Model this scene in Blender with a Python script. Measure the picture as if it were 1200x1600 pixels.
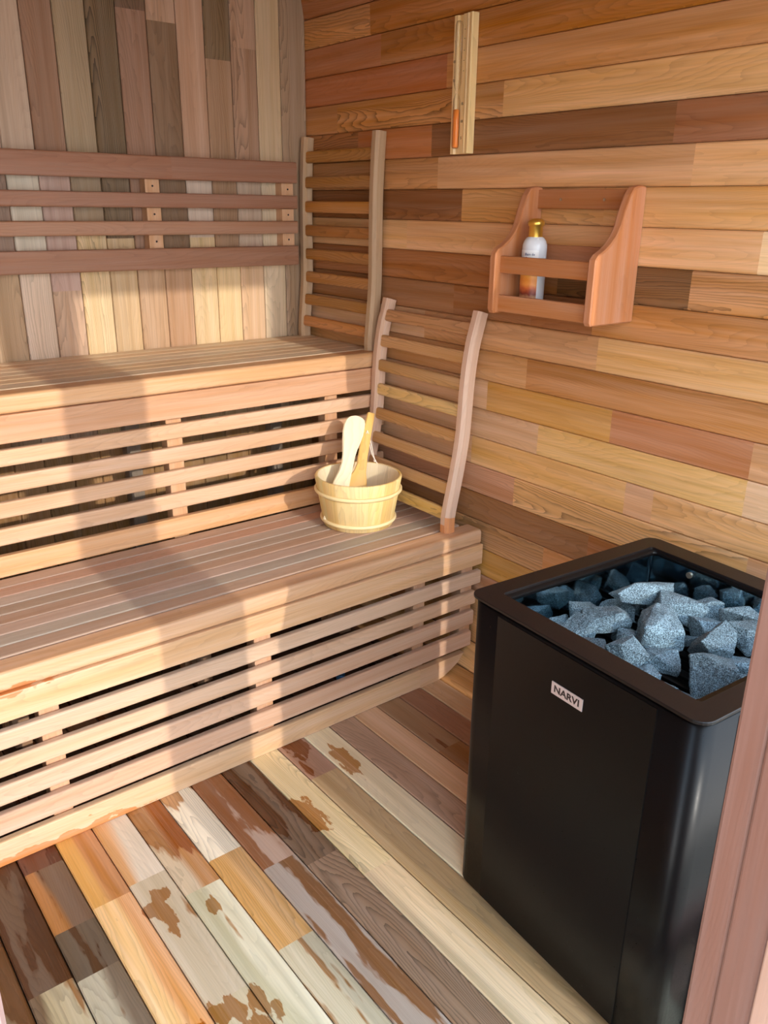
import bpy, bmesh, math, random
from mathutils import Vector, Matrix, noise
rnd = random.Random(7)
for o in list(bpy.data.objects): bpy.data.objects.remove(o)
S = bpy.context.scene
COL = S.collection

# ------------------------------------------------------------------ camera
cam = bpy.data.cameras.new('camera'); camo = bpy.data.objects.new('camera', cam); COL.objects.link(camo)
cam.sensor_fit = 'VERTICAL'; cam.sensor_height = 36.0; cam.sensor_width = 27.0
cam.lens = 36.0*1297.78/1600; cam.clip_start = 0.02
camo.matrix_world = Matrix(((0.78746368, 0.20392486, -0.58164904, 0.0),
                            (-0.61624007, 0.27918058, -0.73641454, 0.0),
                            (0.01221189, 0.93833515, 0.34551124, 1.35),
                            (0, 0, 0, 1)))
S.camera = camo
# ------------------------------------------------------------------ light
S.view_settings.view_transform = 'Standard'; S.view_settings.look = 'None'
S.view_settings.gamma = 1.0; S.view_settings.use_curve_mapping = False
S.view_settings.exposure = 1.22
SUN_STRENGTH = 1.05
SKY_STRENGTH = 3.3
w = bpy.data.worlds.new('sky'); S.world = w; w.use_nodes = True
wn = w.node_tree; wn.nodes.clear()
wo = wn.nodes.new('ShaderNodeOutputWorld'); bg = wn.nodes.new('ShaderNodeBackground')
tc = wn.nodes.new('ShaderNodeTexCoord'); sx = wn.nodes.new('ShaderNodeSeparateXYZ'); cr = wn.nodes.new('ShaderNodeValToRGB')
wn.links.new(tc.outputs['Generated'], sx.inputs[0]); wn.links.new(sx.outputs['Z'], cr.inputs[0])
cr.color_ramp.elements[0].position = 0.0; cr.color_ramp.elements[0].color = (1.0, 0.98, 0.94, 1)
cr.color_ramp.elements[1].position = 0.7; cr.color_ramp.elements[1].color = (0.55, 0.76, 1.0, 1)
wn.links.new(cr.outputs[0], bg.inputs[0]); bg.inputs[1].default_value = SKY_STRENGTH
wn.links.new(bg.outputs[0], wo.inputs[0])
sl = bpy.data.lights.new('sun', 'SUN'); so = bpy.data.objects.new('sun', sl); COL.objects.link(so)
sl.energy = SUN_STRENGTH; sl.angle = math.radians(0.7); sl.color = (1.0, 0.93, 0.82)
sd = Vector((-0.020, math.cos(math.radians(18.5)), -math.sin(math.radians(18.5))))
so.rotation_euler = sd.to_track_quat('-Z', 'Y').to_euler(); so.location = (0.5, -3, 3)

# ------------------------------------------------------------------ helpers
def c(r, g, b):
    def l(v):
        v /= 255.0
        return v/12.92 if v <= 0.04045 else ((v+0.055)/1.055)**2.4
    return (l(r), l(g), l(b), 1.0)
def jit(col, a=0.06, r=rnd):
    if isinstance(col[0], (tuple, list)): return (jit(col[0], a, r), jit(col[1], a, r))
    k = 1+r.uniform(-a, a); h = r.uniform(-a, a)*0.4
    return (min(1, col[0]*k*(1+h)), min(1, col[1]*k), min(1, col[2]*k*(1-h)), 1)
def tone(col, sat=.86, gain=1.08):
    if isinstance(col[0], (tuple, list)): return (tone(col[0], sat, gain), tone(col[1], sat, gain))
    g = .3*col[0]+.55*col[1]+.15*col[2]
    r_ = [min(.92, (g+(v-g)*sat)*gain) for v in col[:3]]
    return (r_[0], r_[1]*1.02, r_[2]*.90, 1)
def V(*a): return Vector(a)

class MB:
    """mesh builder with per-corner grain coordinates and colours"""
    def __init__(s): s.v = []; s.f = []; s.bc = []; s.col = []; s.gr = []; s.wet = []; s.sm = []; s.c2 = []; s.vt = []
    def face(s, idx, bc, col, gr=1.0, wet=0.0, smooth=False, col2=None, vt=None):
        s.f.append(tuple(idx)); s.bc += [tuple(b) for b in bc]
        s.col += (list(col) if isinstance(col, list) else [col]*len(idx))
        s.gr += [gr]*len(idx)
        s.c2 += [col2 if col2 else (col if not isinstance(col, list) else col[0])]*len(idx); s.vt += (vt if vt else [0.0]*len(idx))
        s.wet += (list(wet) if isinstance(wet, (list, tuple)) else [wet]*len(idx)); s.sm.append(smooth)
    def strip(s, P, el, ew, et, w, t, r, segs, ns=2, caps=True):
        """rounded-rectangle bar: starts at P, runs along el; w along ew, t along et. segs=[(l0,l1,col,grain,(wet0,wet1))]"""
        el, ew, et = Vector(el).normalized(), Vector(ew).normalized(), Vector(et).normalized()
        flip = el.dot(ew.cross(et)) < 0
        ring = []
        if r <= 0: ring = [(0, 0), (w, 0), (w, t), (0, t)]
        else:
            for cx, cy, a0 in ((w-r, r, -90), (w-r, t-r, 0), (r, t-r, 90), (r, r, 180)):
                for k in range(ns+1):
                    a = math.radians(a0+90*k/ns); ring.append((cx+r*math.cos(a), cy+r*math.sin(a)))
        n = len(ring); P = Vector(P)
        for si, sg in enumerate(segs):
            l0, l1, col = sg[0], sg[1], sg[2]; gr = sg[3] if len(sg) > 3 else 1.0
            wet = sg[4] if len(sg) > 4 else (0, 0)
            col2 = None
            if isinstance(col[0], (tuple, list)): col, col2 = col
            seed = rnd.uniform(0, 40); uo = rnd.uniform(0, 20)
            b = len(s.v)
            for l in (l0, l1):
                for q in ring: s.v.append(P+el*l+ew*q[0]+et*q[1])
            for i in range(n):
                j = (i+1) % n
                idx = [b+i, b+j, b+n+j, b+n+i]
                bc = [(uo+l0, ring[i][0]+ring[i][1], seed), (uo+l0, ring[j][0]+ring[j][1], seed), (uo+l1, ring[j][0]+ring[j][1], seed), (uo+l1, ring[i][0]+ring[i][1], seed)]
                wt = [wet[0], wet[0], wet[1], wet[1]]
                vt = [ring[i][0]/w, ring[j][0]/w, ring[j][0]/w, ring[i][0]/w]
                if not flip: idx = idx[::-1]; bc = bc[::-1]; wt = wt[::-1]; vt = vt[::-1]
                s.face(idx, bc, col, gr, wt, False, col2, vt)
            if caps and si == 0:
                idx = [b+i for i in range(n)]; bc = [(q[0]*0.6, q[1], seed) for q in ring]
                if flip: idx = idx[::-1]; bc = bc[::-1]
                s.face(idx, bc, col, 0.5, wet[0])
            if caps and si == len(segs)-1:
                idx = [b+n+i for i in range(n)][::-1]; bc = [(q[0]*0.6, q[1], seed) for q in ring][::-1]
                if flip: idx = idx[::-1]; bc = bc[::-1]
                s.face(idx, bc, col, 0.5, wet[1])
    def loft(s, rings, us, col, gr=1.0, closed=True, caps=True, vs=None, smooth=False, cols=None, loop=False):
        b = len(s.v); n = len(rings[0]); seed = rnd.uniform(0, 40); uo = rnd.uniform(0, 20)
        for R in rings:
            for p in R: s.v.append(Vector(p))
        if vs is None:
            vs = [0.0]
            for i in range(n): vs.append(vs[-1]+(Vector(rings[0][(i+1) % n])-Vector(rings[0][i])).length)
        m = len(rings)
        for k in range(m if loop else m-1):
            k2 = (k+1) % m
            for i in range(n if closed else n-1):
                j = (i+1) % n
                cc = cols(k, i) if cols else col
                s.face([b+k*n+i, b+k*n+j, b+k2*n+j, b+k2*n+i],
                       [(uo+us[k], vs[i], seed), (uo+us[k], vs[i+1], seed), (uo+us[k2], vs[i+1], seed), (uo+us[k2], vs[i], seed)], cc, gr, 0, smooth)
        if caps and not loop:
            cc0 = cols(0, 0) if cols else col; cc1 = cols(m-2, 0) if cols else col
            s.face([b+i for i in range(n)][::-1], [(0.01*i, 0, seed) for i in range(n)], cc0, gr*0.5)
            s.face([b+(m-1)*n+i for i in range(n)], [(0.01*i, 0, seed) for i in range(n)], cc1, gr*0.5)
    def build(s, name, mat, parent=None, loc=None, fixn=False):
        me = bpy.data.meshes.new(name); off = Vector(loc) if loc else Vector((0, 0, 0))
        me.from_pydata([tuple(v-off) for v in s.v], [], s.f)
        me.polygons.foreach_set('use_smooth', s.sm)
        a = me.attributes.new('bc', 'FLOAT_VECTOR', 'CORNER'); a.data.foreach_set('vector', [x for b in s.bc for x in b])
        a = me.attributes.new('col', 'FLOAT_COLOR', 'CORNER'); a.data.foreach_set('color', [x for b in s.col for x in b])
        a = me.attributes.new('gr', 'FLOAT', 'CORNER'); a.data.foreach_set('value', s.gr)
        a = me.attributes.new('wet', 'FLOAT', 'CORNER'); a.data.foreach_set('value', s.wet)
        a = me.attributes.new('col2', 'FLOAT_COLOR', 'CORNER'); a.data.foreach_set('color', [x for b in s.c2 for x in b])
        a = me.attributes.new('vt', 'FLOAT', 'CORNER'); a.data.foreach_set('value', s.vt)
        if fixn:
            bm = bmesh.new(); bm.from_mesh(me); bmesh.ops.recalc_face_normals(bm, faces=bm.faces); bm.to_mesh(me); bm.free()
        me.materials.append(mat)
        return link(name, me, parent, loc)
def link(name, me, parent=None, loc=None):
    o = bpy.data.objects.new(name, me); COL.objects.link(o)
    if parent is not None:
        o.parent = parent
        if loc: o.location = loc
    elif loc: o.location = loc
    return o
def tag(o, label=None, cat=None, group=None, kind=None):
    if label: o['label'] = label
    if cat: o['category'] = cat
    if group: o['group'] = group
    if kind: o['kind'] = kind
    return o
def empty(name, loc, rz=0.0):
    o = bpy.data.objects.new(name, None); COL.objects.link(o); o.location = loc; o.rotation_euler = (0, 0, rz)
    o.empty_display_size = 0.05
    return o
class Part:
    """builds MB parts in world coordinates under a thing whose origin is `loc` (no rotation)"""
    def __init__(s, root): s.root = root; s.off = root.location.copy()
    def add(s, mb, name, mat, fixn=False, parent=None):
        mb.v = [v-s.off for v in mb.v]
        if mat is M_BENCH: mb.col = [tone(q, .86, 1.0) for q in mb.col]; mb.c2 = [tone(q, .86, 1.0) for q in mb.c2]
        return mb.build(name, mat, parent or s.root, fixn=fixn)

# ------------------------------------------------------------------ materials
def N(t, k, **kw):
    n = t.nodes.new(k)
    for a, b in kw.items(): setattr(n, a, b)
    return n
def math_node(t, op, a, b=None, cc=None, clamp=False):
    n = N(t, 'ShaderNodeMath', operation=op, use_clamp=clamp)
    for i, x in enumerate((a, b, cc)):
        if x is None: continue
        if isinstance(x, (int, float)): n.inputs[i].default_value = x
        else: t.links.new(x, n.inputs[i])
    return n.outputs[0]
def wood(name, rough=0.55, fine=0.30, rings=0.28, wetcol=False, blobs=None, bump=0.12, blobcol=None, ringscale=1.0, spec=0.35, objblobs=False):
    m = bpy.data.materials.new(name); m.use_nodes = True; t = m.node_tree; t.nodes.clear()
    out = N(t, 'ShaderNodeOutputMaterial'); bs = N(t, 'ShaderNodeBsdfPrincipled'); t.links.new(bs.outputs[0], out.inputs[0])
    at = N(t, 'ShaderNodeAttribute', attribute_name='bc'); ac = N(t, 'ShaderNodeAttribute', attribute_name='col'); ag = N(t, 'ShaderNodeAttribute', attribute_name='gr')
    def mapped(sx_, sy_, sz_):
        mp = N(t, 'ShaderNodeVectorMath', operation='MULTIPLY'); mp.inputs[1].default_value = (sx_, sy_, sz_)
        t.links.new(at.outputs['Vector'], mp.inputs[0]); return mp.outputs[0]
    def noi(vec, scale, detail, rg=0.5, dist=0.0):
        n = N(t, 'ShaderNodeTexNoise'); n.inputs['Scale'].default_value = scale; n.inputs['Detail'].default_value = detail
        n.inputs['Roughness'].default_value = rg; n.inputs['Distortion'].default_value = dist; t.links.new(vec, n.inputs['Vector']); return n.outputs[0]
    fineN = noi(mapped(5, 260, 3.1), 1.0, 3)
    midN = noi(mapped(1.6, 42, 5.3), 1.0, 3, 0.6)
    lowN = noi(mapped(1.3, 9, 7.7), 1.0, 2)
    # growth rings: iso-bands of a stretched noise field -> cathedral grain
    fld = noi(mapped(1.1, 9.5, 2.3), 1.0, 1.0)
    wob = noi(mapped(14, 60, 4.0), 1.0, 2)
    sp = N(t, 'ShaderNodeSeparateXYZ'); t.links.new(at.outputs['Vector'], sp.inputs[0])
    f1 = math_node(t, 'MULTIPLY', fld, 34.0*ringscale)
    f2 = math_node(t, 'MULTIPLY_ADD', sp.outputs[1], 115.0*ringscale, f1)
    f3 = math_node(t, 'MULTIPLY_ADD', wob, 1.3, f2)
    fr = math_node(t, 'FRACT', f3)
    rg_ = math_node(t, 'POWER', fr, 3.0)
    rmask = math_node(t, 'MULTIPLY', rg_, ag.outputs['Fac'])
    # factor = 1 + fine*(..) + mid*(..) - ring
    a1 = math_node(t, 'MULTIPLY_ADD', fineN, fine, 1.0-fine*0.5)
    a2 = math_node(t, 'MULTIPLY_ADD', midN, fine*1.5, -fine*0.75)
    a3 = math_node(t, 'ADD', a1, a2)
    a4 = math_node(t, 'MULTIPLY_ADD', lowN, 0.36, -0.18)
    a5 = math_node(t, 'ADD', a3, a4)
    a6 = math_node(t, 'MULTIPLY_ADD', rmask, -rings, a5)
    ac2 = N(t, 'ShaderNodeAttribute', attribute_name='col2'); av = N(t, 'ShaderNodeAttribute', attribute_name='vt')
    edge = noi(mapped(0.9, 5, 6.1), 1.0, 3, 0.6)
    e1 = math_node(t, 'MULTIPLY_ADD', edge, 2.0, math_node(t, 'ADD', av.outputs['Fac'], -1.5))
    e2 = math_node(t, 'MULTIPLY_ADD', e1, 5.0, 0.5, clamp=True)
    m2 = N(t, 'ShaderNodeMix', data_type='RGBA'); t.links.new(e2, m2.inputs[0]); t.links.new(ac.outputs['Color'], m2.inputs[6]); t.links.new(ac2.outputs['Color'], m2.inputs[7])
    base = m2.outputs[2]
    wetfac = None
    if wetcol or blobs:
        acc = None
        if wetcol:
            aw = N(t, 'ShaderNodeAttribute', attribute_name='wet')
            wn1 = noi(mapped(3.2, 15, 9.1), 1.0, 4, 0.6); wn2 = noi(mapped(0.7, 22, 3.3), 1.0, 2, 0.5)
            q = math_node(t, 'ADD', wn1, wn2)           # about 0.6..1.4
            q = math_node(t, 'ADD', q, math_node(t, 'MULTIPLY_ADD', aw.outputs['Fac'], 1.0, -1.5))
            acc = math_node(t, 'MULTIPLY_ADD', q, 22.0, 0.5, clamp=True)
        if blobs:
            tcn = N(t, 'ShaderNodeTexCoord'); geo = N(t, 'ShaderNodeNewGeometry')
            nn = N(t, 'ShaderNodeTexNoise'); nn.inputs['Scale'].default_value = 62; nn.inputs['Detail'].default_value = 4
            st = N(t, 'ShaderNodeVectorMath', operation='MULTIPLY'); st.inputs[1].default_value = (1.0, 0.35, 1.0) if not objblobs else (0.4, 1, 1)
            t.links.new(geo.outputs['Position'], st.inputs[0]); t.links.new(st.outputs[0], nn.inputs['Vector'])
            for (bx, by, bz, rx, ry, rz) in blobs:
                sb = N(t, 'ShaderNodeVectorMath', operation='SUBTRACT'); sb.inputs[1].default_value = (bx, by, bz); t.links.new(geo.outputs['Position'], sb.inputs[0])
                dv = N(t, 'ShaderNodeVectorMath', operation='DIVIDE'); dv.inputs[1].default_value = (rx, ry, rz); t.links.new(sb.outputs[0], dv.inputs[0])
                ln = N(t, 'ShaderNodeVectorMath', operation='LENGTH'); t.links.new(dv.outputs[0], ln.inputs[0])
                d = math_node(t, 'MULTIPLY_ADD', nn.outputs[0], -2.4, math_node(t, 'ADD', ln.outputs['Value'], 1.2))
                e = math_node(t, 'MULTIPLY_ADD', d, -9.0, 9.5, clamp=True)
                acc = e if acc is None else math_node(t, 'MAXIMUM', acc, e)
        wetfac = acc
        # wet wood: same board, darker and more saturated (orange oil colour)
        mul = N(t, 'ShaderNodeMix', data_type='RGBA', blend_type='MULTIPLY'); mul.inputs[0].default_value = 1.0
        t.links.new(base, mul.inputs[6]); mul.inputs[7].default_value = blobcol or (0.62, 0.40, 0.22, 1)
        mx = N(t, 'ShaderNodeMix', data_type='RGBA'); t.links.new(wetfac, mx.inputs[0]); t.links.new(base, mx.inputs[6]); t.links.new(mul.outputs[2], mx.inputs[7])
        base = mx.outputs[2]
    vm = N(t, 'ShaderNodeVectorMath', operation='SCALE'); t.links.new(base, vm.inputs[0]); t.links.new(a6, vm.inputs['Scale'])
    # ring / streak tint: slightly redder where dark
    hs = N(t, 'ShaderNodeHueSaturation'); t.links.new(vm.outputs[0], hs.inputs['Color'])
    t.links.new(math_node(t, 'MULTIPLY_ADD', midN, -0.5, 1.25), hs.inputs['Saturation'])
    t.links.new(hs.outputs[0], bs.inputs['Base Color'])
    rr = math_node(t, 'MULTIPLY_ADD', fineN, 0.2, rough-0.1)
    if wetfac is not None: rr = math_node(t, 'MULTIPLY_ADD', wetfac, -0.2, rr)
    t.links.new(rr, bs.inputs['Roughness'])
    bs.inputs['Specular IOR Level'].default_value = spec
    bp = N(t, 'ShaderNodeBump'); bp.inputs['Strength'].default_value = bump; bp.inputs['Distance'].default_value = 0.002
    t.links.new(math_node(t, 'ADD', fineN, rmask), bp.inputs['Height']); t.links.new(bp.outputs[0], bs.inputs['Normal'])
    return m
def plain(name, col, rough=0.5, metal=0.0, spec=0.5, bumpn=None, alpha=None, trans=0.0, speck=None):
    m = bpy.data.materials.new(name); m.use_nodes = True; t = m.node_tree; bs = t.nodes['Principled BSDF']
    bs.inputs['Base Color'].default_value = col; bs.inputs['Roughness'].default_value = rough; bs.inputs['Metallic'].default_value = metal
    bs.inputs['Specular IOR Level'].default_value = spec; bs.inputs['Transmission Weight'].default_value = trans
    g = N(t, 'ShaderNodeTexCoord'); n = N(t, 'ShaderNodeTexNoise'); n.inputs['Scale'].default_value = bumpn or 60; n.inputs['Detail'].default_value = 4
    t.links.new(g.outputs['Object'], n.inputs['Vector'])
    t.links.new(math_node(t, 'MULTIPLY_ADD', n.outputs[0], 0.12, max(0.02, rough-0.06)), bs.inputs['Roughness'])
    return m

M_WALL = wood('cedar_wall', rough=0.6, fine=0.34, rings=0.36)
M_END = wood('cedar_end_wall', rough=0.55, fine=0.36, rings=0.40)
M_BENCH = wood('bench_wood', rough=0.5, fine=0.22, rings=0.13, spec=0.4,
               blobs=[(0.25, 1.61, 0.0, 0.20, 0.2, 0.024), (0.45, 1.61, -0.012, 0.10, 0.2, 0.034), (0.26, 1.61, 0.412, 0.12, 0.05, 0.012)], blobcol=(0.86, 0.50, 0.26, 1), objblobs=True)
M_RAIL = wood('headrest_wood', rough=0.5, fine=0.14, rings=0.12)
M_SLAT = wood('headrest_slat_wood', rough=0.5, fine=0.2, rings=0.25)
M_SHELF = wood('shelf_wood', rough=0.5, fine=0.2, rings=0.1)
M_PINE = wood('pine', rough=0.45, fine=0.08, rings=0.16, ringscale=0.7)
FB = [(0.856, 1.352, 0, 0.030, 0.065, 0.1), (0.551, 1.245, 0, 0.012, 0.022, .1), (0.462, 1.285, 0, 0.016, 0.055, .1), (0.440, 1.31, 0, 0.012, 0.02, .1), (0.475, 1.335, 0, 0.02, 0.02, .1),
      (0.516, 1.00, 0, 0.016, 0.035, .1), (0.475, 1.01, 0, 0.014, 0.03, .1), (0.447, 1.02, 0, 0.014, 0.026, .1), (0.49, 0.95, 0, 0.03, 0.03, .1), (0.40, 1.0, 0, 0.02, 0.03, .1), (0.535, 0.97, 0, 0.01, 0.02, .1), (0.43, 0.95, 0, 0.04, 0.02, .1),
      (1.045, 1.47, 0, 0.022, 0.07, .1), (0.945, 1.50, 0, 0.008, 0.03, .1), (0.975, 1.60, 0, 0.03, 0.06, .1)]
M_FLOOR = wood('floor_wood', rough=0.45, fine=0.34, rings=0.34, wetcol=True, blobs=FB, blobcol=(0.58, 0.35, 0.20, 1), spec=0.4)
M_FRAME = wood('frame_wood', rough=0.45, fine=0.2, rings=0.05)
M_BLACK = plain('black_powder_coat', (0.0045, 0.0040, 0.0042, 1), 0.30, 0.0, 0.15, 200)
M_BLACKGLOSS = plain('black_frame_steel', (0.008, 0.0062, 0.0062, 1), 0.40, 0.0, 0.3, 300)
M_LINER = plain('heater_liner_steel', (0.40, 0.52, 0.58, 1), 0.06, 1.0, 0.5)
M_BADGE = plain('brushed_badge', c(205, 190, 188), 0.4, 0.3)
M_INK = plain('dark_lettering', c(40, 28, 28), 0.6)
M_STEEL = plain('screw_steel', c(200, 185, 165), 0.3, 0.9)

# ------------------------------------------------------------------ room shell
XW, XL, YB, YFR = 1.664, -0.964, 2.547, 0.315
# floor boards (run along y)
FX0, FW = 0.2672, 0.08275
CR = c
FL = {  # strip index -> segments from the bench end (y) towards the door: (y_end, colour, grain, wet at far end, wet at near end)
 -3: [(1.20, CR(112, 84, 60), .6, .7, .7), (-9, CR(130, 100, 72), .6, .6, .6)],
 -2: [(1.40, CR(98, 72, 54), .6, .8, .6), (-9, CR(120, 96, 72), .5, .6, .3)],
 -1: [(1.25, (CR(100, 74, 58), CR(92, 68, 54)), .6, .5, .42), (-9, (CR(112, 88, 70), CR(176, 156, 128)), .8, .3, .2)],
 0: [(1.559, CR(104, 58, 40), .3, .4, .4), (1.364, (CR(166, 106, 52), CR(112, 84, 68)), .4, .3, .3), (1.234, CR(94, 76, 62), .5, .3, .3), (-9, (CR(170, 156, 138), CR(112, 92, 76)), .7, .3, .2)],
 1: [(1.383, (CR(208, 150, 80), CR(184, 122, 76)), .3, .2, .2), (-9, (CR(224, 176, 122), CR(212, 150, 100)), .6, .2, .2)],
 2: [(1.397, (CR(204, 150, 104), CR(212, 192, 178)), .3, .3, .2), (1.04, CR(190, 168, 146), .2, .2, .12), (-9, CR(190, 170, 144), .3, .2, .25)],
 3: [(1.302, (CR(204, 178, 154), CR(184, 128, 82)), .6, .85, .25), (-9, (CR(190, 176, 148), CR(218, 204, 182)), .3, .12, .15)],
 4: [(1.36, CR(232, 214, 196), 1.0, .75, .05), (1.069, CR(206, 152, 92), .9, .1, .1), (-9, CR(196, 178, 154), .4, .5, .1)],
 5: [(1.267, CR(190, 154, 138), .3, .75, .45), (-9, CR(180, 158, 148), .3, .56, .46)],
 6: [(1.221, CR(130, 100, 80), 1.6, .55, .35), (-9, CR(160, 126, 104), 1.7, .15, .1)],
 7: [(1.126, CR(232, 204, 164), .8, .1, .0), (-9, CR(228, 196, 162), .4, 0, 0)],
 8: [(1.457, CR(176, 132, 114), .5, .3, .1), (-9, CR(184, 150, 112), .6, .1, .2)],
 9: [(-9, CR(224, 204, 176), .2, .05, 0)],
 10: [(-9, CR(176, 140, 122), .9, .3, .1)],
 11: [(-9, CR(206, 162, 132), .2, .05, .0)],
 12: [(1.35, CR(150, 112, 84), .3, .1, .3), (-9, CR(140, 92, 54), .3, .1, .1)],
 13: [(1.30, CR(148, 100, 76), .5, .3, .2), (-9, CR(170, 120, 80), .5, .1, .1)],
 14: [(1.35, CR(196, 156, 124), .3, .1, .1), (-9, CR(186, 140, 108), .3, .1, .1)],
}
mb = MB(); YF0 = YB+0.02
for k in range(-15, 15):
    x0 = FX0+k*FW
    if k == 14: wdt = 1.504-x0
    else: wdt = FW
    y = YF0; segs = []
    for (ye, col, gr, w0, w1) in FL.get(k, [(rnd.uniform(.8, 1.6), jit(c(170, 135, 105), .2), .6, .2, .2), (-9, jit(c(170, 135, 105), .2), .6, .2, .2)]):
        ye = max(ye, 0.17)
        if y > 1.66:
            segs.append((YF0-y, YF0-1.655, jit(c(96, 66, 48), .2), gr, (.3, .3))); y = 1.655  # darker boards under the low bench: its shade is painted into their colour
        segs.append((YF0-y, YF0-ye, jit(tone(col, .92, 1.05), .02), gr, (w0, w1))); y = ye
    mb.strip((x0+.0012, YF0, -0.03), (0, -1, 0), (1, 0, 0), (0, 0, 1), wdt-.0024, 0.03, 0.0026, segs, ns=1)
mb.strip((XL, YF0, -.05), (0, -1, 0), (1, 0, 0), (0, 0, 1), 1.52-XL, .032, 0, [(0, YF0-.17, c(60, 42, 32), .1)])
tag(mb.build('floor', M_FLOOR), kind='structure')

# right side wall: horizontal staves, lower ones bend round into the floor, upper ones into the roof
PR = .16
def prof(sdist):
    """arc-length param from the floor end (x=1.504,z=0) -> (x,z,tangent angle)"""
    L1 = PR*math.pi/2
    if sdist < L1:
        a = sdist/PR; return (XW-PR+PR*math.sin(a), PR-PR*math.cos(a))
    s2 = sdist-L1; Z1 = 1.85
    if s2 < Z1-PR: return (XW, PR+s2)
    s3 = s2-(Z1-PR); R2 = .5; L3 = R2*math.pi/2
    if s3 < L3:
        a = s3/R2; return (XW-R2+R2*math.cos(a), Z1+R2*math.sin(a))
    return (XW-R2-(s3-L3), Z1+R2)
WZ = [1.397+.0843*k for k in range(-14, 7)]       # stave joints on the upright part (z)
sj = [PR*math.pi/2+z-PR for z in WZ]
slist = [0, .0843*0.98, .0843*1.97]+[s_ for s_ in sj if s_ > .2]
PK, TAN, LT, DK, RD, OR_, PP = c(196, 146, 118), c(196, 146, 98), c(212, 166, 120), c(140, 94, 62), c(166, 108, 74), c(168, 112, 60), c(212, 170, 142)
ROWS = {  # row by its upper z index (0 = row whose upper joint is z 1.397): far -> near, (y_end, colour, grain)
 6: [(2.2, c(196, 140, 92), 1.4), (-9, c(170, 110, 58), .8)],
 5: [(2.149, c(172, 112, 78), .2), (-9, c(172, 112, 58), .6)],
 4: [(1.86, c(172, 106, 70), .3), (-9, c(194, 138, 92), .3)],
 3: [(2.371, c(186, 128, 82), .3), (1.80, c(192, 132, 76), 1.8), (1.644, c(194, 140, 92), 1.5), (-9, c(206, 158, 110), .5)],
 2: [(2.26, c(162, 108, 68), 1.8), (1.914, c(176, 112, 72), .2), (1.137, c(138, 92, 60), .7), (-9, c(150, 98, 70), .5)],
 1: [(1.884, c(186, 132, 86), .8), (1.081, c(206, 156, 118), .2), (-9, c(206, 158, 118), .3)],
 0: [(1.78, c(140, 90, 54), .9), (1.299, c(202, 150, 102), .8), (-9, c(204, 152, 102), .3)],
 -1: [(2.014, c(206, 160, 118), .3), (.904, c(210, 160, 120), .3), (-9, c(226, 190, 154), .3)],
 -2: [(1.60, c(164, 108, 70), .6), (1.42, c(158, 104, 64), .5), (1.049, c(132, 92, 60), 1.5), (-9, c(190, 134, 88), 1.3)],
 -3: [(1.798, c(158, 108, 72), .3), (1.50, c(150, 98, 60), .7), (1.30, c(152, 98, 62), .4), (-9, c(184, 128, 84), .5)],
 -4: [(1.922, c(212, 170, 140), .2), (1.277, c(200, 148, 108), .5), (-9, c(204, 156, 108), .3)],
 -5: [(1.501, c(190, 140, 98), .4), (-9, c(182, 126, 82), .5)],
 -6: [(1.643, c(204, 162, 132), .2), (1.215, c(196, 144, 84), .2), (.85, c(178, 120, 88), .4), (-9, c(196, 144, 104), .3)],
 -7: [(1.445, c(202, 160, 130), .3), (.85, c(214, 170, 116), .4), (-9, c(212, 172, 142), .2)],
 -8: [(1.695, c(206, 162, 130), .2), (1.152, c(210, 162, 110), .3), (1.072, c(206, 158, 126), .2), (-9, c(206, 156, 108), .7)],
 -9: [(1.518, c(186, 134, 106), .8), (.819, c(212, 162, 112), 1.5), (-9, c(202, 152, 118), .3)],
 -10: [(1.246, c(150, 104, 68), .6), (-9, c(160, 106, 68), 1.0)],
 -11: [(1.392, c(192, 146, 106), 1.2), (-9, c(192, 138, 98), .3)],
 -12: [(1.675, c(140, 96, 62), .5), (1.395, c(196, 148, 84), .5), (-9, c(150, 98, 60), .5)],
 -13: [(-9, c(190, 140, 112), .3)],
}
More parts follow.
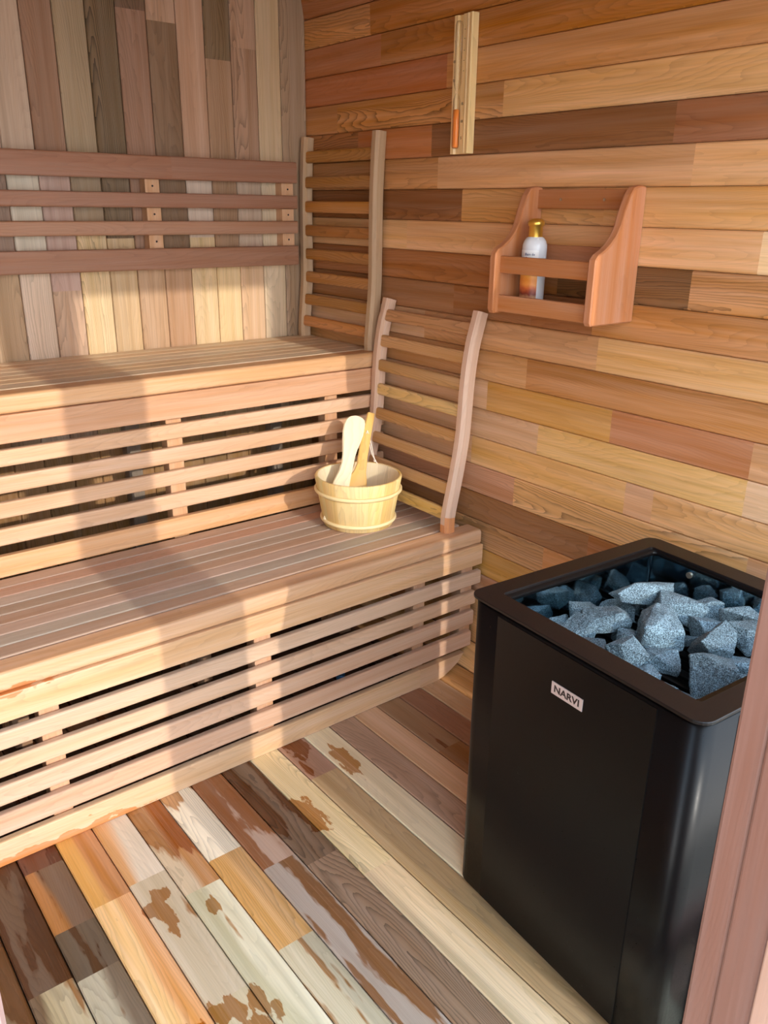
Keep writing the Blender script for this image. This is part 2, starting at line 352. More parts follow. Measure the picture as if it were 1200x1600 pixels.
def staves(mirror, name, smax, mat):
    mb = MB()
    edges = [s_ for s_ in slist if s_ < smax]
    s_ = edges[-1]
    while s_ < smax: s_ += .0843; edges.append(min(s_, smax))
    for i in range(len(edges)-1):
        a, b = prof(edges[i]), prof(edges[i+1])
        if mirror: a = (XL+XW-a[0], a[1]); b = (XL+XW-b[0], b[1])
        key = None
        zt = b[1]
        kk = round((zt-1.397)/.0843)
        segs = []
        rows = ROWS.get(kk) if (not mirror and b[1] > .25 and b[1] < 1.95) else None
        if rows is None:
            rows = [(rnd.uniform(1.2, 2.3), jit(rnd.choice([PK, TAN, RD, LT]), .08), .6), (rnd.uniform(.5, 1.1), jit(rnd.choice([TAN, DK, LT]), .08), .6), (-9, jit(rnd.choice([TAN, PK]), .05), .5)]
        y = YF0
        for (ye, col, gr) in rows:
            ye = max(ye, .17)
            if mirror: col = jit(rnd.choice([PK, TAN, RD, LT]), .1)
            col = jit(tone(col, .97, 1.17), .02); k2 = rnd.uniform(.82, 1.0)
            segs.append((YF0-y, YF0-ye, (col, (col[0]*k2, col[1]*k2*.98, col[2]*k2*.96, 1)), gr)); y = ye
        A = Vector((a[0], 0, a[1])); B = Vector((b[0], 0, b[1])); tw = (B-A).normalized()
        out = Vector((tw.z, 0, -tw.x))*(-1 if mirror else 1)
        mb.strip(A+Vector((0, YF0, 0))+tw*.0006, (0, -1, 0), tw, out, (B-A).length-.0012, .03, .0030, segs, ns=1)
    # solid backing behind the staves
    bk_ = []
    for k in range(41):
        a = prof(smax*k/40); b = prof(min(smax, smax*k/40+.004)) if k < 40 else prof(smax-.004)
        tw = Vector((b[0]-a[0], 0, b[1]-a[1])).normalized()*(1 if k < 40 else -1); o2 = Vector((tw.z, 0, -tw.x))
        p = Vector((a[0], 0, a[1]))+o2*.014
        if mirror: p.x = XL+XW-p.x
        bk_.append(p)
    bk_.insert(0, bk_[0]+Vector((.3 if mirror else -.3, 0, 0)))
    n = len(bk_); b0 = len(mb.v)
    for p in bk_: mb.v += [Vector((p.x, .17, p.z)), Vector((p.x, YF0+.02, p.z))]
    for k in range(n-1): mb.face([b0+2*k, b0+2*k+1, b0+2*k+3, b0+2*k+2], [(0, 0, 0)]*4, c(120, 84, 58), .2)
    return tag(mb.build(name, mat), kind='structure')
SMAX_W = PR*math.pi/2+(1.85-PR)
staves(False, 'wall_right', SMAX_W+.5*math.pi/2*.5, M_WALL)
staves(True, 'wall_left', SMAX_W+.5*math.pi/2*.5, M_WALL)
# ceiling staves
mb = MB(); s0 = SMAX_W+.5*math.pi/2*.5; s_ = s0; S_END = SMAX_W+.5*math.pi/2+(XW-XL-1.0)/2
half = []
while s_ < S_END-1e-6: half.append(s_); s_ += .0843
half.append(S_END)
for mirror in (0, 1):
    for i in range(len(half)-1):
        a, b = prof(half[i]), prof(half[i+1])
        if mirror: a = (XL+XW-a[0], a[1]); b = (XL+XW-b[0], b[1])
        A = Vector((a[0], 0, a[1])); B = Vector((b[0], 0, b[1])); tw = (B-A).normalized(); out = Vector((tw.z, 0, -tw.x))*(-1 if mirror else 1)
        mb.strip((a[0], YF0, a[1]), (0, -1, 0), tw, out, (B-A).length, .03, .0028, [(0, 1.1, jit(TAN, .12), .5), (1.1, YF0-.17, jit(PK, .12), .5)], ns=1)
tag(mb.build('ceiling', M_WALL), kind='structure')

# end wall behind the benches: vertical boards
EX = [.602, .689, .7755, .862, .951, 1.037, 1.127, 1.2175, 1.306, 1.393, 1.482, 1.568, 1.6635]
EB = [  # bottom -> top: (z_end, colour, grain)
 [(1.19, c(178, 148, 116), .7), (1.42, c(150, 122, 104), .5), (1.9, c(186, 158, 136), .2), (9, c(206, 172, 146), .2)],
 [(1.19, c(206, 182, 160), .7), (1.44, c(206, 192, 172), .2), (1.885, c(186, 160, 138), .2), (9, c(208, 174, 148), .2)],
 [(1.105, c(190, 158, 132), .7), (1.42, c(184, 152, 138), .3), (1.865, c(152, 116, 92), .5), (9, c(204, 172, 146), .3)],
 [(1.26, c(218, 187, 142), 1.0), (1.42, c(160, 136, 110), .4), (9, c(162, 140, 112), .6)],
 [(1.25, c(196, 166, 128), .3), (1.42, c(124, 102, 78), 1.2), (9, c(122, 100, 74), 1.7)],
 [(1.19, c(184, 150, 118), .4), (1.86, c(154, 118, 96), .5), (9, c(122, 96, 76), .8)],
 [(1.19, c(180, 142, 110), .3), (1.84, c(134, 106, 82), .5), (9, c(184, 148, 122), .5)],
 [(1.25, c(214, 184, 142), .3), (1.42, c(206, 184, 166), .2), (9, c(190, 152, 126), .2)],
 [(1.19, c(220, 190, 146), .2), (1.76, c(168, 134, 106), .5), (9, c(132, 108, 80), 1.1)],
 [(1.19, c(212, 176, 140), .5), (1.42, c(196, 170, 148), .3), (1.80, c(176, 140, 114), 1.1), (9, c(184, 148, 122), 1.1)],
 [(1.42, c(206, 184, 154), .4), (9, c(200, 174, 140), .2)],
 [(9, c(168, 140, 114), .9)],
]
def top_z(x):
    xm = x if x > (XL+XW)/2 else XL+XW-x
    d = xm-(XW-.5)
    return 1.85+(.5 if d <= 0 else math.sqrt(max(0, .25-d*d)))
mb = MB()
xs = list(EX)
while xs[0] > XL+.01: xs.insert(0, max(XL, xs[0]-.0875))
nb = len(xs)-1
for i in range(nb):
    rows = EB[i-(nb-12)] if i >= nb-12 else [(rnd.uniform(.6, 1.2), jit(TAN, .1), .5), (rnd.uniform(1.3, 1.9), jit(PK, .1), .5), (9, jit(DK, .1), .5)]
    zt = max(1.86, max(top_z(xs[i]+.001), top_z(xs[i+1]-.001), top_z((xs[i]+xs[i+1])/2)))+.01; z = 0.0; segs = []
    for (ze, col, gr) in rows:
        ze = min(ze, zt)
        if z == 0 and ze > .9:
            segs.append((0, .62, jit(c(168, 128, 86), .15), gr)); z = .62
        if ze > z: segs.append((z, ze, jit(col, .02), gr)); z = ze
    mb.strip((xs[i]+.0009, YB, 0), (0, 0, 1), (1, 0, 0), (0, 1, 0), xs[i+1]-xs[i]-.0018, .03, .0028, segs, ns=1)
mb.strip((XL-.02, YB+.016, 0), (0, 0, 1), (1, 0, 0), (0, 1, 0), XW-XL+.04, .03, 0, [(0, 1.86, c(70, 52, 40), .1)])
mb.strip((XL+.5, YB+.016, 1.86), (0, 0, 1), (1, 0, 0), (0, 1, 0), XW-XL-1.0, .03, 0, [(0, .48, c(70, 52, 40), .1)])
tag(mb.build('wall_back', M_END), kind='structure')

# front wall with the open doorway the camera looks through and a window on each side
def bar(mb, x0, x1, y0, y1, z0, z1, col, r=.003, along='z', gr=.5):
    P = (x0, y0, z0)
    if along == 'z': mb.strip(P, (0, 0, 1), (1, 0, 0), (0, 1, 0), x1-x0, y1-y0, r, [(0, z1-z0, col, gr)])
    elif along == 'x': mb.strip(P, (1, 0, 0), (0, 1, 0), (0, 0, 1), y1-y0, z1-z0, r, [(0, x1-x0, col, gr)])
    else: mb.strip(P, (0, 1, 0), (1, 0, 0), (0, 0, 1), x1-x0, z1-z0, r, [(0, y1-y0, col, gr)])
FC = c(178, 124, 108)
YA, YI = .205, .312
mb = MB()
bar(mb, -.18, .0245, YA, YI, 0, 1.87, c(150, 122, 116), .006)
bar(mb, XL-.03, -.81, YA, YI, 0, 1.87, FC)
bar(mb, 1.547, XW+.03, YA, YI, 0, 1.87, FC)
bar(mb, .88, 1.547, YA, YI, 0, .10, FC, along='x')
bar(mb, -.81, -.16, YA, YI, 0, .10, FC, along='x')
bar(mb, XL-.03, XW+.03, YA, YI, 1.87, 2.40, FC, along='x')
tag(mb.build('wall_front', M_FRAME), kind='structure')
mb = MB()   # right door post: inner lip, rebate bead, outer board
bar(mb, .672, .88, .283, .314, 0, 1.87, c(128, 92, 80), .004)
bar(mb, .668, .88, .244, .283, 0, 1.87, c(120, 84, 72), .003)
bar(mb, .664, .88, .205, .244, 0, 1.87, c(170, 134, 116), .002)
tag(mb.build('trim_1', M_FRAME), kind='structure')
def glass_mat():
    m = bpy.data.materials.new('window_glass'); m.use_nodes = True; t = m.node_tree; t.nodes.clear()
    o = N(t, 'ShaderNodeOutputMaterial'); a = N(t, 'ShaderNodeBsdfTransparent'); g = N(t, 'ShaderNodeBsdfGlossy'); g.inputs['Roughness'].default_value = .02
    mx = N(t, 'ShaderNodeMixShader'); fr = N(t, 'ShaderNodeLayerWeight'); fr.inputs[0].default_value = .5
    t.links.new(math_node(t, 'MULTIPLY_ADD', math_node(t, 'POWER', fr.outputs['Facing'], 4.0), .5, .03), mx.inputs[0]); t.links.new(a.outputs[0], mx.inputs[1]); t.links.new(g.outputs[0], mx.inputs[2]); t.links.new(mx.outputs[0], o.inputs[0])
    return m
M_GLASS = glass_mat()
for nm, a, b in (('window_1', .88, 1.547), ('window_2', -.81, -.16)):
    mb = MB(); mb.strip((a, .255, .10), (0, 0, 1), (1, 0, 0), (0, 1, 0), b-a, .008, 0, [(0, 1.77, c(255, 255, 255))])
    tag(mb.build(nm, M_GLASS), kind='structure')
# ground outside the door
mb = MB(); mb.strip((-8, -12, -.22), (1, 0, 0), (0, 1, 0), (0, 0, 1), 12.16, .05, 0, [(0, 17, c(150, 140, 124))])
tag(mb.build('ground', plain('paving', c(160, 150, 134), .9)), kind='structure')

# ------------------------------------------------------------------ benches
BX0 = -.93
def benchcol(k=0): return jit(rnd.choice([c(206, 158, 128), c(198, 150, 124), c(212, 164, 132)]), .05)
def vary(x0, x1, base, a=.05, n=2):
    pts = sorted([x0, x1]+[rnd.uniform(x0, x1) for _ in range(n-1)])
    return [(p-x0, q-x0, jit(base, a), .8) for p, q in zip(pts, pts[1:])]
# lower bench
lb = empty('lower_bench', ((BX0+1.65)/2, 1.85, 0)); P = Part(lb)
tag(lb, 'low slatted wooden sauna bench with the bucket on it, its skirt reaching the floor', 'bench')
ys = [2.088, 2.034, 1.982, 1.932, 1.884, 1.836, 1.786, 1.735, 1.684]
tops = [c(176, 142, 128), c(182, 136, 118), c(184, 158, 148), c(170, 142, 128), c(176, 138, 120), c(186, 152, 140), c(178, 158, 148), c(180, 144, 126)]
mb = MB()
for i in range(8):
    y1, y0 = ys[i], ys[i+1]
    mb.strip((BX0, y0+.0012, .428), (1, 0, 0), (0, 1, 0), (0, 0, 1), y1-y0-.0024, .028, .0035, vary(BX0, 1.638-(0.02 if i % 2 else .012), tops[i], .03, 1))
P.add(mb, 'seat_boards', M_BENCH)
mb = MB(); mb.strip((BX0, 1.616, .411), (1, 0, 0), (0, 1, 0), (0, 0, 1), .0665, .045, .010, [(0, 1.644-BX0, c(214, 160, 122), .8)], ns=4)
P.add(mb, 'nosing', M_BENCH)
mb = MB(); mb.strip((BX0, 1.612, .346), (1, 0, 0), (0, 1, 0), (0, 0, 1), .02, .064, .003, [(0, 1.65-BX0, c(216, 164, 124), .9)])
P.add(mb, 'apron', M_BENCH)
LS = [(.3245, .282, 1.650, c(210, 168, 144)), (.2600, .218, 1.632, c(208, 162, 134)), (.1975, .150, 1.628, c(204, 158, 134)), (.1285, .078, 1.622, c(202, 154, 130))]
for (zt, zb, xe, cl) in LS:
    mb = MB(); mb.strip((BX0, 1.614, zb), (1, 0, 0), (0, 1, 0), (0, 0, 1), .02, zt-zb, .005, [(0, xe-BX0, cl, .9)], ns=3)
    P.add(mb, 'skirt_slat', M_BENCH)
# base board with its end cut to the curve of the wall
mb = MB(); pts = [(BX0, .0), (1.40, .0)]
mb.strip((BX0, 1.614, .0), (1, 0, 0), (0, 1, 0), (0, 0, 1), .02, .062, .004, [(0, 1.42-BX0, c(214, 166, 130), .9)], ns=2)
cur = [(1.42, .0), (1.488, .001), (1.515, .006), (1.545, .020), (1.572, .036), (1.596, .062), (1.42, .062)]
n = len(cur); b = len(mb.v)
for yy in (1.614, 1.634):
    for q in cur: mb.v.append(Vector((q[0], yy, q[1])))
for i in range(n):
    j = (i+1) % n; mb.face([b+i, b+n+i, b+n+j, b+j], [(cur[i][0], .2+cur[i][1], 3)]*4, c(206, 156, 122), .5)
mb.face([b+i for i in range(n)], [(q[0], q[1], 3) for q in cur], c(210, 162, 128), .9)
mb.face([b+n+i for i in range(n)][::-1], [(q[0], q[1], 3) for q in cur][::-1], c(210, 162, 128), .9)
P.add(mb, 'base_board', M_BENCH, fixn=True)
for (x0, x1) in ((-.70, -.655), (-.17, -.125), (.362, .405), (.884, .932), (1.405, 1.447), (1.590, 1.636)):
    z0 = 0.0 if x1 < 1.5 else .07
    mb = MB(); mb.strip((x0, 1.636, z0), (0, 0, 1), (1, 0, 0), (0, 1, 0), x1-x0, .04, .002, [(0, .428-z0, c(206, 150, 116), .6)])
    P.add(mb, 'post', M_BENCH)
    if x1 < 1.5:
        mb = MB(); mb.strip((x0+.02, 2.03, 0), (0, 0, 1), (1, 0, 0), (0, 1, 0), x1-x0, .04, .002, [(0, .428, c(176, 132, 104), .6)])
        P.add(mb, 'post', M_BENCH)
        mb = MB(); mb.strip((x0, 1.676, .385), (0, 1, 0), (1, 0, 0), (0, 0, 1), .04, .042, .002, [(0, .354, c(176, 132, 104), .6)])
        P.add(mb, 'cross_rail', M_BENCH)
# upper bench
ub = empty('upper_bench', ((BX0+1.65)/2, 2.3, 0)); P = Part(ub)
tag(ub, 'high slatted wooden sauna bench along the back wall, behind and above the low bench', 'bench')
ys = [2.540, 2.488, 2.438, 2.388, 2.338, 2.288, 2.240, 2.160]; ys = [2.540, 2.487, 2.434, 2.381, 2.328, 2.275, 2.222, 2.160]
mb = MB()
for i in range(7):
    y1, y0 = ys[i], ys[i+1]
    mb.strip((BX0, y0+.0012, .889), (1, 0, 0), (0, 1, 0), (0, 0, 1), y1-y0-.0024, .028, .0035, vary(BX0, 1.645, rnd.choice([c(218, 180, 146), c(222, 192, 166), c(214, 184, 160), c(208, 170, 142)]), .04, 1))
P.add(mb, 'seat_boards', M_BENCH)
mb = MB(); mb.strip((BX0, 2.090, .870), (1, 0, 0), (0, 1, 0), (0, 0, 1), .069, .047, .010, [(0, 1.65-BX0, c(214, 158, 112), .8)], ns=4)
P.add(mb, 'nosing', M_BENCH)
mb = MB(); mb.strip((BX0, 2.088, .799), (1, 0, 0), (0, 1, 0), (0, 0, 1), .02, .070, .003, [(0, 1.645-BX0, c(206, 148, 112), .9)])
P.add(mb, 'apron', M_BENCH)
for (zt, zb) in ((.784, .742), (.719, .675), (.653, .611), (.585, .541)):
    mb = MB(); mb.strip((BX0, 2.090, zb), (1, 0, 0), (0, 1, 0), (0, 0, 1), .02, zt-zb, .005, [(0, 1.645-BX0, jit(c(212, 162, 130), .04), .9)], ns=3)
    P.add(mb, 'skirt_slat', M_BENCH)
mb = MB(); mb.strip((BX0, 2.090, .457), (1, 0, 0), (0, 1, 0), (0, 0, 1), .02, .057, .004, [(0, 1.645-BX0, c(216, 156, 108), .9)])
P.add(mb, 'base_board', M_BENCH)
for (x0, x1) in ((-.70, -.655), (-.17, -.125), (.38, .425), (.902, .948), (1.428, 1.474)):
    mb = MB(); mb.strip((x0, 2.112, 0), (0, 0, 1), (1, 0, 0), (0, 1, 0), x1-x0, .04, .002, [(0, .889, c(206, 150, 112), .6)])
    P.add(mb, 'post', M_BENCH)
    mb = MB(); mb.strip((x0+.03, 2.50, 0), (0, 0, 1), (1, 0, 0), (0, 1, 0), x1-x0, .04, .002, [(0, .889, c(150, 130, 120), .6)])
    P.add(mb, 'post', M_BENCH)
    mb = MB(); mb.strip((x0, 2.152, .845), (0, 1, 0), (1, 0, 0), (0, 0, 1), .04, .042, .002, [(0, .348, c(176, 132, 104), .6)])
    P.add(mb, 'cross_rail', M_BENCH)
# backrest on the back wall
br = empty('backrest', (.36, YB-.03, 1.16)); P = Part(br)
tag(br, 'long reddish backrest of four horizontal slats fixed to the back wall above the upper bench', 'backrest')
for (zt, zb, cl) in ((1.481, 1.416, c(156, 104, 82)), (1.379, 1.337, c(158, 106, 84)), (1.300, 1.260, c(172, 120, 94)), (1.222, 1.160, c(160, 108, 84))):
    mb = MB(); mb.strip((BX0, YB-.060, zb), (1, 0, 0), (0, 1, 0), (0, 0, 1), .020, zt-zb, .005, [(0, 1.145-BX0, jit(cl, .02), .9), (1.145-BX0, 1.582-BX0, jit(cl, .02), .7)] if zt > 1.4 else [(0, 1.582-BX0, cl, 1.0)], ns=3)
    P.add(mb, 'backrest_slat', M_BENCH)
for x0 in (-.55, .0, .53, 1.066, 1.535):
    mb = MB(); mb.strip((x0, YB-.040, 1.17), (0, 0, 1), (1, 0, 0), (0, 1, 0), .045, .040, .002, [(0, .30, c(214, 160, 124), .6)])
    blk = P.add(mb, 'mounting_strip', M_BENCH)
    for z in (1.398, 1.319, 1.241):
        mb = MB(); ring = []
        for k2 in range(2): ring.append([Vector((x0+.0225+.003*math.cos(a*math.pi/4), YB-.0415+.001*k2, z+.003*math.sin(a*math.pi/4))) for a in range(8)])
        mb.loft(ring, [0, .001], c(90, 60, 50)); mb.v = [v-P.off for v in mb.v]
        mb.build('screw', M_INK, blk, fixn=True)

# ------------------------------------------------------------------ headrests leaning on the wall
def headrest(name, foot, prof_pts, far_dx, label, railcol, slatcols, span=.42, wetfoot=False):
    fx, fy, fz = foot
    root = empty(name, (fx, fy+span/2, fz)); P = Part(root)
    tag(root, label, 'headrest', 'curved headrests leaning on the wall')
    # catmull-rom resample of (z, x) profile
    pts = prof_pts; zs = [p[0] for p in pts]
    def xo(z):
        for i in range(len(pts)-1):
            if z <= pts[i+1][0] or i == len(pts)-2:
                p0 = pts[max(i-1, 0)]; p1 = pts[i]; p2 = pts[i+1]; p3 = pts[min(i+2, len(pts)-1)]
                u = (z-p1[0])/(p2[0]-p1[0])
                m1 = (p2[1]-p0[1])/(p2[0]-p0[0]); m2 = (p3[1]-p1[1])/(p3[0]-p1[0]); h = p2[0]-p1[0]
                return (2*u**3-3*u*u+1)*p1[1]+(u**3-2*u*u+u)*h*m1+(-2*u**3+3*u*u)*p2[1]+(u**3-u*u)*h*m2
    H = zs[-1]; K = 26
    W_, D_, R_ = .036, .037, .005
    for yy in (fy, fy+span-W_):
        rings = []; us = []
        for k in range(K+1):
            z = H*k/K; x = xo(z); tx = (xo(min(H, z+.004))-xo(max(0, z-.004)))/(min(H, z+.004)-max(0, z-.004))
            T = Vector((tx, 0, 1)).normalized(); Nn = Vector((T.z, 0, -T.x))
            if k in (0, K): Nn = Vector((1, 0, 0)) if k == 0 else Nn
            rr = R_; R = []
            for (a, b_) in ((rr*1.8, 0), (D_-rr, 0), (D_, rr), (D_, W_-rr), (D_-rr, W_), (rr*1.8, W_), (0, W_-rr*1.8), (0, rr*1.8)):
                R.append(Vector((fx+x, yy, fz+z))+Nn*a+Vector((0, b_, 0)))
            rings.append(R); us.append(z)
        mb = MB()
        wc = c(206, 140, 92)
        mb.loft(rings, us, railcol, .7, cols=(lambda k, i: wc if (k < 1 or (k < 2 and i in (0, 1, 7))) and wetfoot else railcol))
        P.add(mb, 'side_rail', M_RAIL, fixn=True)
    for i in range(8):
        z = slat_z[i]*H/.65 if False else slat_z[i]
        x = xo(z); tx = (xo(z+.004)-xo(z-.004))/.008; T = Vector((tx, 0, 1)).normalized(); Nn = Vector((T.z, 0, -T.x))
        h = .036
        p = Vector((fx+x, fy+W_-.004, fz+z))+Nn*.006-T*h/2
        mb = MB(); mb.strip(p, (0, 1, 0), T, Nn, h, .016, .006, [(0, span-2*W_+.008, tone(slatcols[i], .8 if wetfoot else .95, 1.1), 1.3)], ns=3)
        P.add(mb, 'slat', M_SLAT)
    return root
slat_z = [.055, .128, .202, .277, .353, .428, .504, .582]
SC = [c(212, 164, 80), c(196, 142, 84), c(198, 144, 88), c(194, 138, 80), c(212, 168, 96), c(186, 134, 72), c(196, 138, 76), c(194, 134, 84)]
SCU = [c(190, 126, 76), c(164, 112, 58), c(174, 118, 66), c(164, 110, 58), c(166, 110, 60), c(184, 124, 62), c(164, 112, 56), c(166, 114, 56)]
headrest('headrest', (1.535, 1.650, .456), [(0, .0), (.045, .000), (.10, .010), (.14, .019), (.209, .032), (.278, .043), (.347, .048), (.415, .051), (.481, .057), (.546, .068), (.588, .080), (.630, .092)], 0,
         'lower of two curved ladder-like headrests, leaning beside the bucket on the low bench', c(212, 178, 154), SC, span=.437, wetfoot=True)
headrest('headrest', (1.603, 2.116, .917), [(0, .0), (.036, .000), (.10, .006), (.2, .014), (.326, .015), (.433, .016), (.499, .018), (.579, .022), (.643, .027)], 0,
         'upper of two curved ladder-like headrests, standing on the high bench in the back corner', c(186, 156, 124), SCU, span=.424)

# ------------------------------------------------------------------ bucket, ladle, paddle
bkc = Vector((1.391, 1.886, .456)); RB, RT, HB = .104, .132, .152
bk = empty('bucket', bkc); P = Part(bk)
tag(bk, 'round pale pine sauna bucket of staves with two wooden hoops, standing on the low bench', 'bucket')
mb = MB(); nA = 96; per = 6
pine = [c(236, 206, 140), c(240, 214, 150), c(230, 192, 120), c(226, 206, 140), c(238, 210, 152), c(232, 200, 138)]
cs = [jit(rnd.choice(pine), .03) for _ in range(nA//per)]
pr = [(RB-.006, .0), (RB, .003), (RT-.003, HB-.004), (RT-.0045, HB-.0015), (RT-.007, HB), (RT-.012, HB-.001), (RT-.0145, HB-.005), (RB-.008, .016)]
seedb = 5.0
ringsv = []
b = len(mb.v)
for k in range(nA):
    a = 2*math.pi*k/nA
    for (r_, z_) in pr: mb.v.append(bkc+Vector((r_*math.cos(a), r_*math.sin(a), z_)))
m_ = len(pr)
for k in range(nA):
    k2 = (k+1) % nA; cc = cs[k//per]; sd_ = 3.1*(k//per)
    for i in range(m_-1):
        va = (k % per)*.0085; vb = va+.0085
        L = [0, .003, .155, .158, .16, .165, .17, .31]
        inner = i >= 5
        c2 = cc if not inner else jit(c(240, 222, 186), .0)
        mb.face([b+k*m_+i, b+k2*m_+i, b+k2*m_+i+1, b+k*m_+i+1], [(L[i], va, sd_), (L[i], vb, sd_), (L[i+1], vb, sd_), (L[i+1], va, sd_)], c2, 1.0, 0, True)
P.add(mb, 'stave_wall', M_PINE, fixn=True)
mb = MB(); b = 0
for zz in (.0, .016):
    for k in range(48):
        a = 2*math.pi*k/48; mb.v.append(bkc+Vector(((RB-.007)*math.cos(a), (RB-.007)*math.sin(a), zz)))
mb.face(list(range(48))[::-1], [(mb.v[i].x, mb.v[i].y, 1) for i in range(48)][::-1], c(226, 198, 146), .6)
mb.face(list(range(48, 96)), [(mb.v[i].x, mb.v[i].y, 1) for i in range(48, 96)], c(226, 198, 146), .6)
P.add(mb, 'bottom', M_PINE)
for hz in (.108, .020):
    mb = MB(); rings = []; r0 = RB+(RT-RB)*hz/HB
    for k in range(72):
        a = 2*math.pi*k/72; e = Vector((math.cos(a), math.sin(a), 0)); R = []
        for (dx, dz) in ((-.002, -.0065), (.003, -.006), (.006, -.003), (.0068, 0), (.006, .003), (.003, .006), (-.002, .0065)):
            R.append(bkc+e*(r0+dx+.18*dz)+Vector((0, 0, hz+dz)))
        rings.append(R)
    mb.loft(rings, [2*math.pi*r0*k/72 for k in range(72)], c(242, 218, 162), .6, loop=True, smooth=True)
    P.add(mb, 'hoop', M_PINE, fixn=True)
def blade(T, B, prof2, thick, col, mat, root, name, view=Vector((0, 0, 1.35)), edge=None):
    """flat carved stick: prof2=[(s, half_width, side_offset)] with s from the top end T towards B"""
    T, B = Vector(T), Vector(B); ax = (B-T); L = ax.length; ax.normalize()
    vd = (T-view).normalized(); wd = ax.cross(vd).normalized(); nd = wd.cross(ax).normalized()
    if wd.dot(Vector((.787, -.616, 0))) < 0: wd = -wd
    rings = []; us = []
    for (s_, hw, so_) in prof2:
        C = T+ax*(s_*L)+wd*so_; e = min(.0035, hw*.4); R = []
        for (a, b_) in ((-hw+e, -thick/2), (hw-e, -thick/2), (hw, -thick/2+e), (hw, thick/2-e), (hw-e, thick/2), (-hw+e, thick/2), (-hw, thick/2-e), (-hw, -thick/2+e)):
            R.append(C+wd*a+nd*b_)
        rings.append(R); us.append(s_*L)
    mb = MB(); mb.loft(rings, us, col, 1.0)
    return mb, wd, nd, ax, L
pd = empty('paddle', (1.309, 1.89, .475)); P = Part(pd)
tag(pd, 'cream wooden spoon with a wide rounded handle end, leaning in the bucket', 'spoon')
T1, B1 = (1.467, 2.000, .747), (1.306, 1.886, .474)
pr1 = [(0, .008, .003), (.008, .018, .003), (.025, .0255, .002), (.055, .030, .001), (.10, .0322, .0), (.17, .0318, .0), (.24, .028, .0), (.31, .023, 0), (.38, .0195, 0.001), (.46, .0185, .002), (.54, .020, 0), (.64, .025, -.004), (.78, .029, -.006), (1.0, .030, -.006)]
mb, *_ = blade(T1, B1, pr1, .011, c(244, 228, 190), M_PINE, pd, 'x'); P.add(mb, 'handle', M_PINE, fixn=True)
ld = empty('ladle', (1.33, 1.857, .475)); P = Part(ld)
tag(ld, 'honey coloured wooden ladle with a square-ended handle and white cord, leaning in the bucket', 'ladle')
T2, B2 = (1.513, 1.986, .752), (1.345, 1.868, .474)
pr2 = [(0, .0118, 0), (.10, .0125, 0), (.2, .0135, 0), (.3, .0148, 0), (.42, .0150, .001), (.48, .0152, .003), (.55, .0185, .002), (.61, .026, .000), (.68, .034, -.003), (.75, .038, -.004), (.85, .036, -.003), (1.0, .036, -.003)]
mb, wd, nd, ax, L = blade(T2, B2, pr2, .016, c(230, 184, 106), M_PINE, ld, 'x'); P.add(mb, 'handle', M_PINE, fixn=True)
def tube(mb, pts, r, col, n=8):
    rings = []; us = [0]
    for i, p in enumerate(pts):
        p = Vector(p); q = Vector(pts[min(i+1, len(pts)-1)]); o_ = Vector(pts[max(i-1, 0)]); d = (q-o_).normalized()
        a = d.cross(Vector((.3, .9, .2))).normalized(); b_ = d.cross(a)
        rings.append([p+a*r*math.cos(2*math.pi*k/n)+b_*r*math.sin(2*math.pi*k/n) for k in range(n)])
        if i: us.append(us[-1]+(p-Vector(pts[i-1])).length)
    mb.loft(rings, us, col, .2, smooth=True)
M_CORD = plain('cotton_cord', c(236, 222, 204), .9)
hole = Vector(T2)+ax*(.19*L)-nd*.009*(1 if nd.dot(Vector(T2)-Vector((0, 0, 1.35))) > 0 else -1)
vup = Vector((.787, -.616, 0))
mb = MB()
tip = hole+vup*.024+Vector((0, 0, -.088))
tube(mb, [hole+Vector((0, 0, .006)), hole+vup*.004+Vector((0, 0, -.004)), hole+vup*.012+Vector((0, 0, -.035)), hole+vup*.019+Vector((0, 0, -.068)), tip, tip+vup*.008+Vector((0, 0, -.010))], .0015, c(236, 222, 204))
tube(mb, [hole+Vector((0, 0, .006)), hole-vup*.003+Vector((0, 0, -.006)), hole+vup*.008+Vector((0, 0.003, -.035)), hole+vup*.017+Vector((0, 0.003, -.070)), tip], .0015, c(236, 222, 204))
tube(mb, [tip-Vector((.002, 0, -.002)), tip+Vector((.001, 0, -.004))], .004, c(236, 222, 204))
P.add(mb, 'cord', M_CORD, fixn=True)

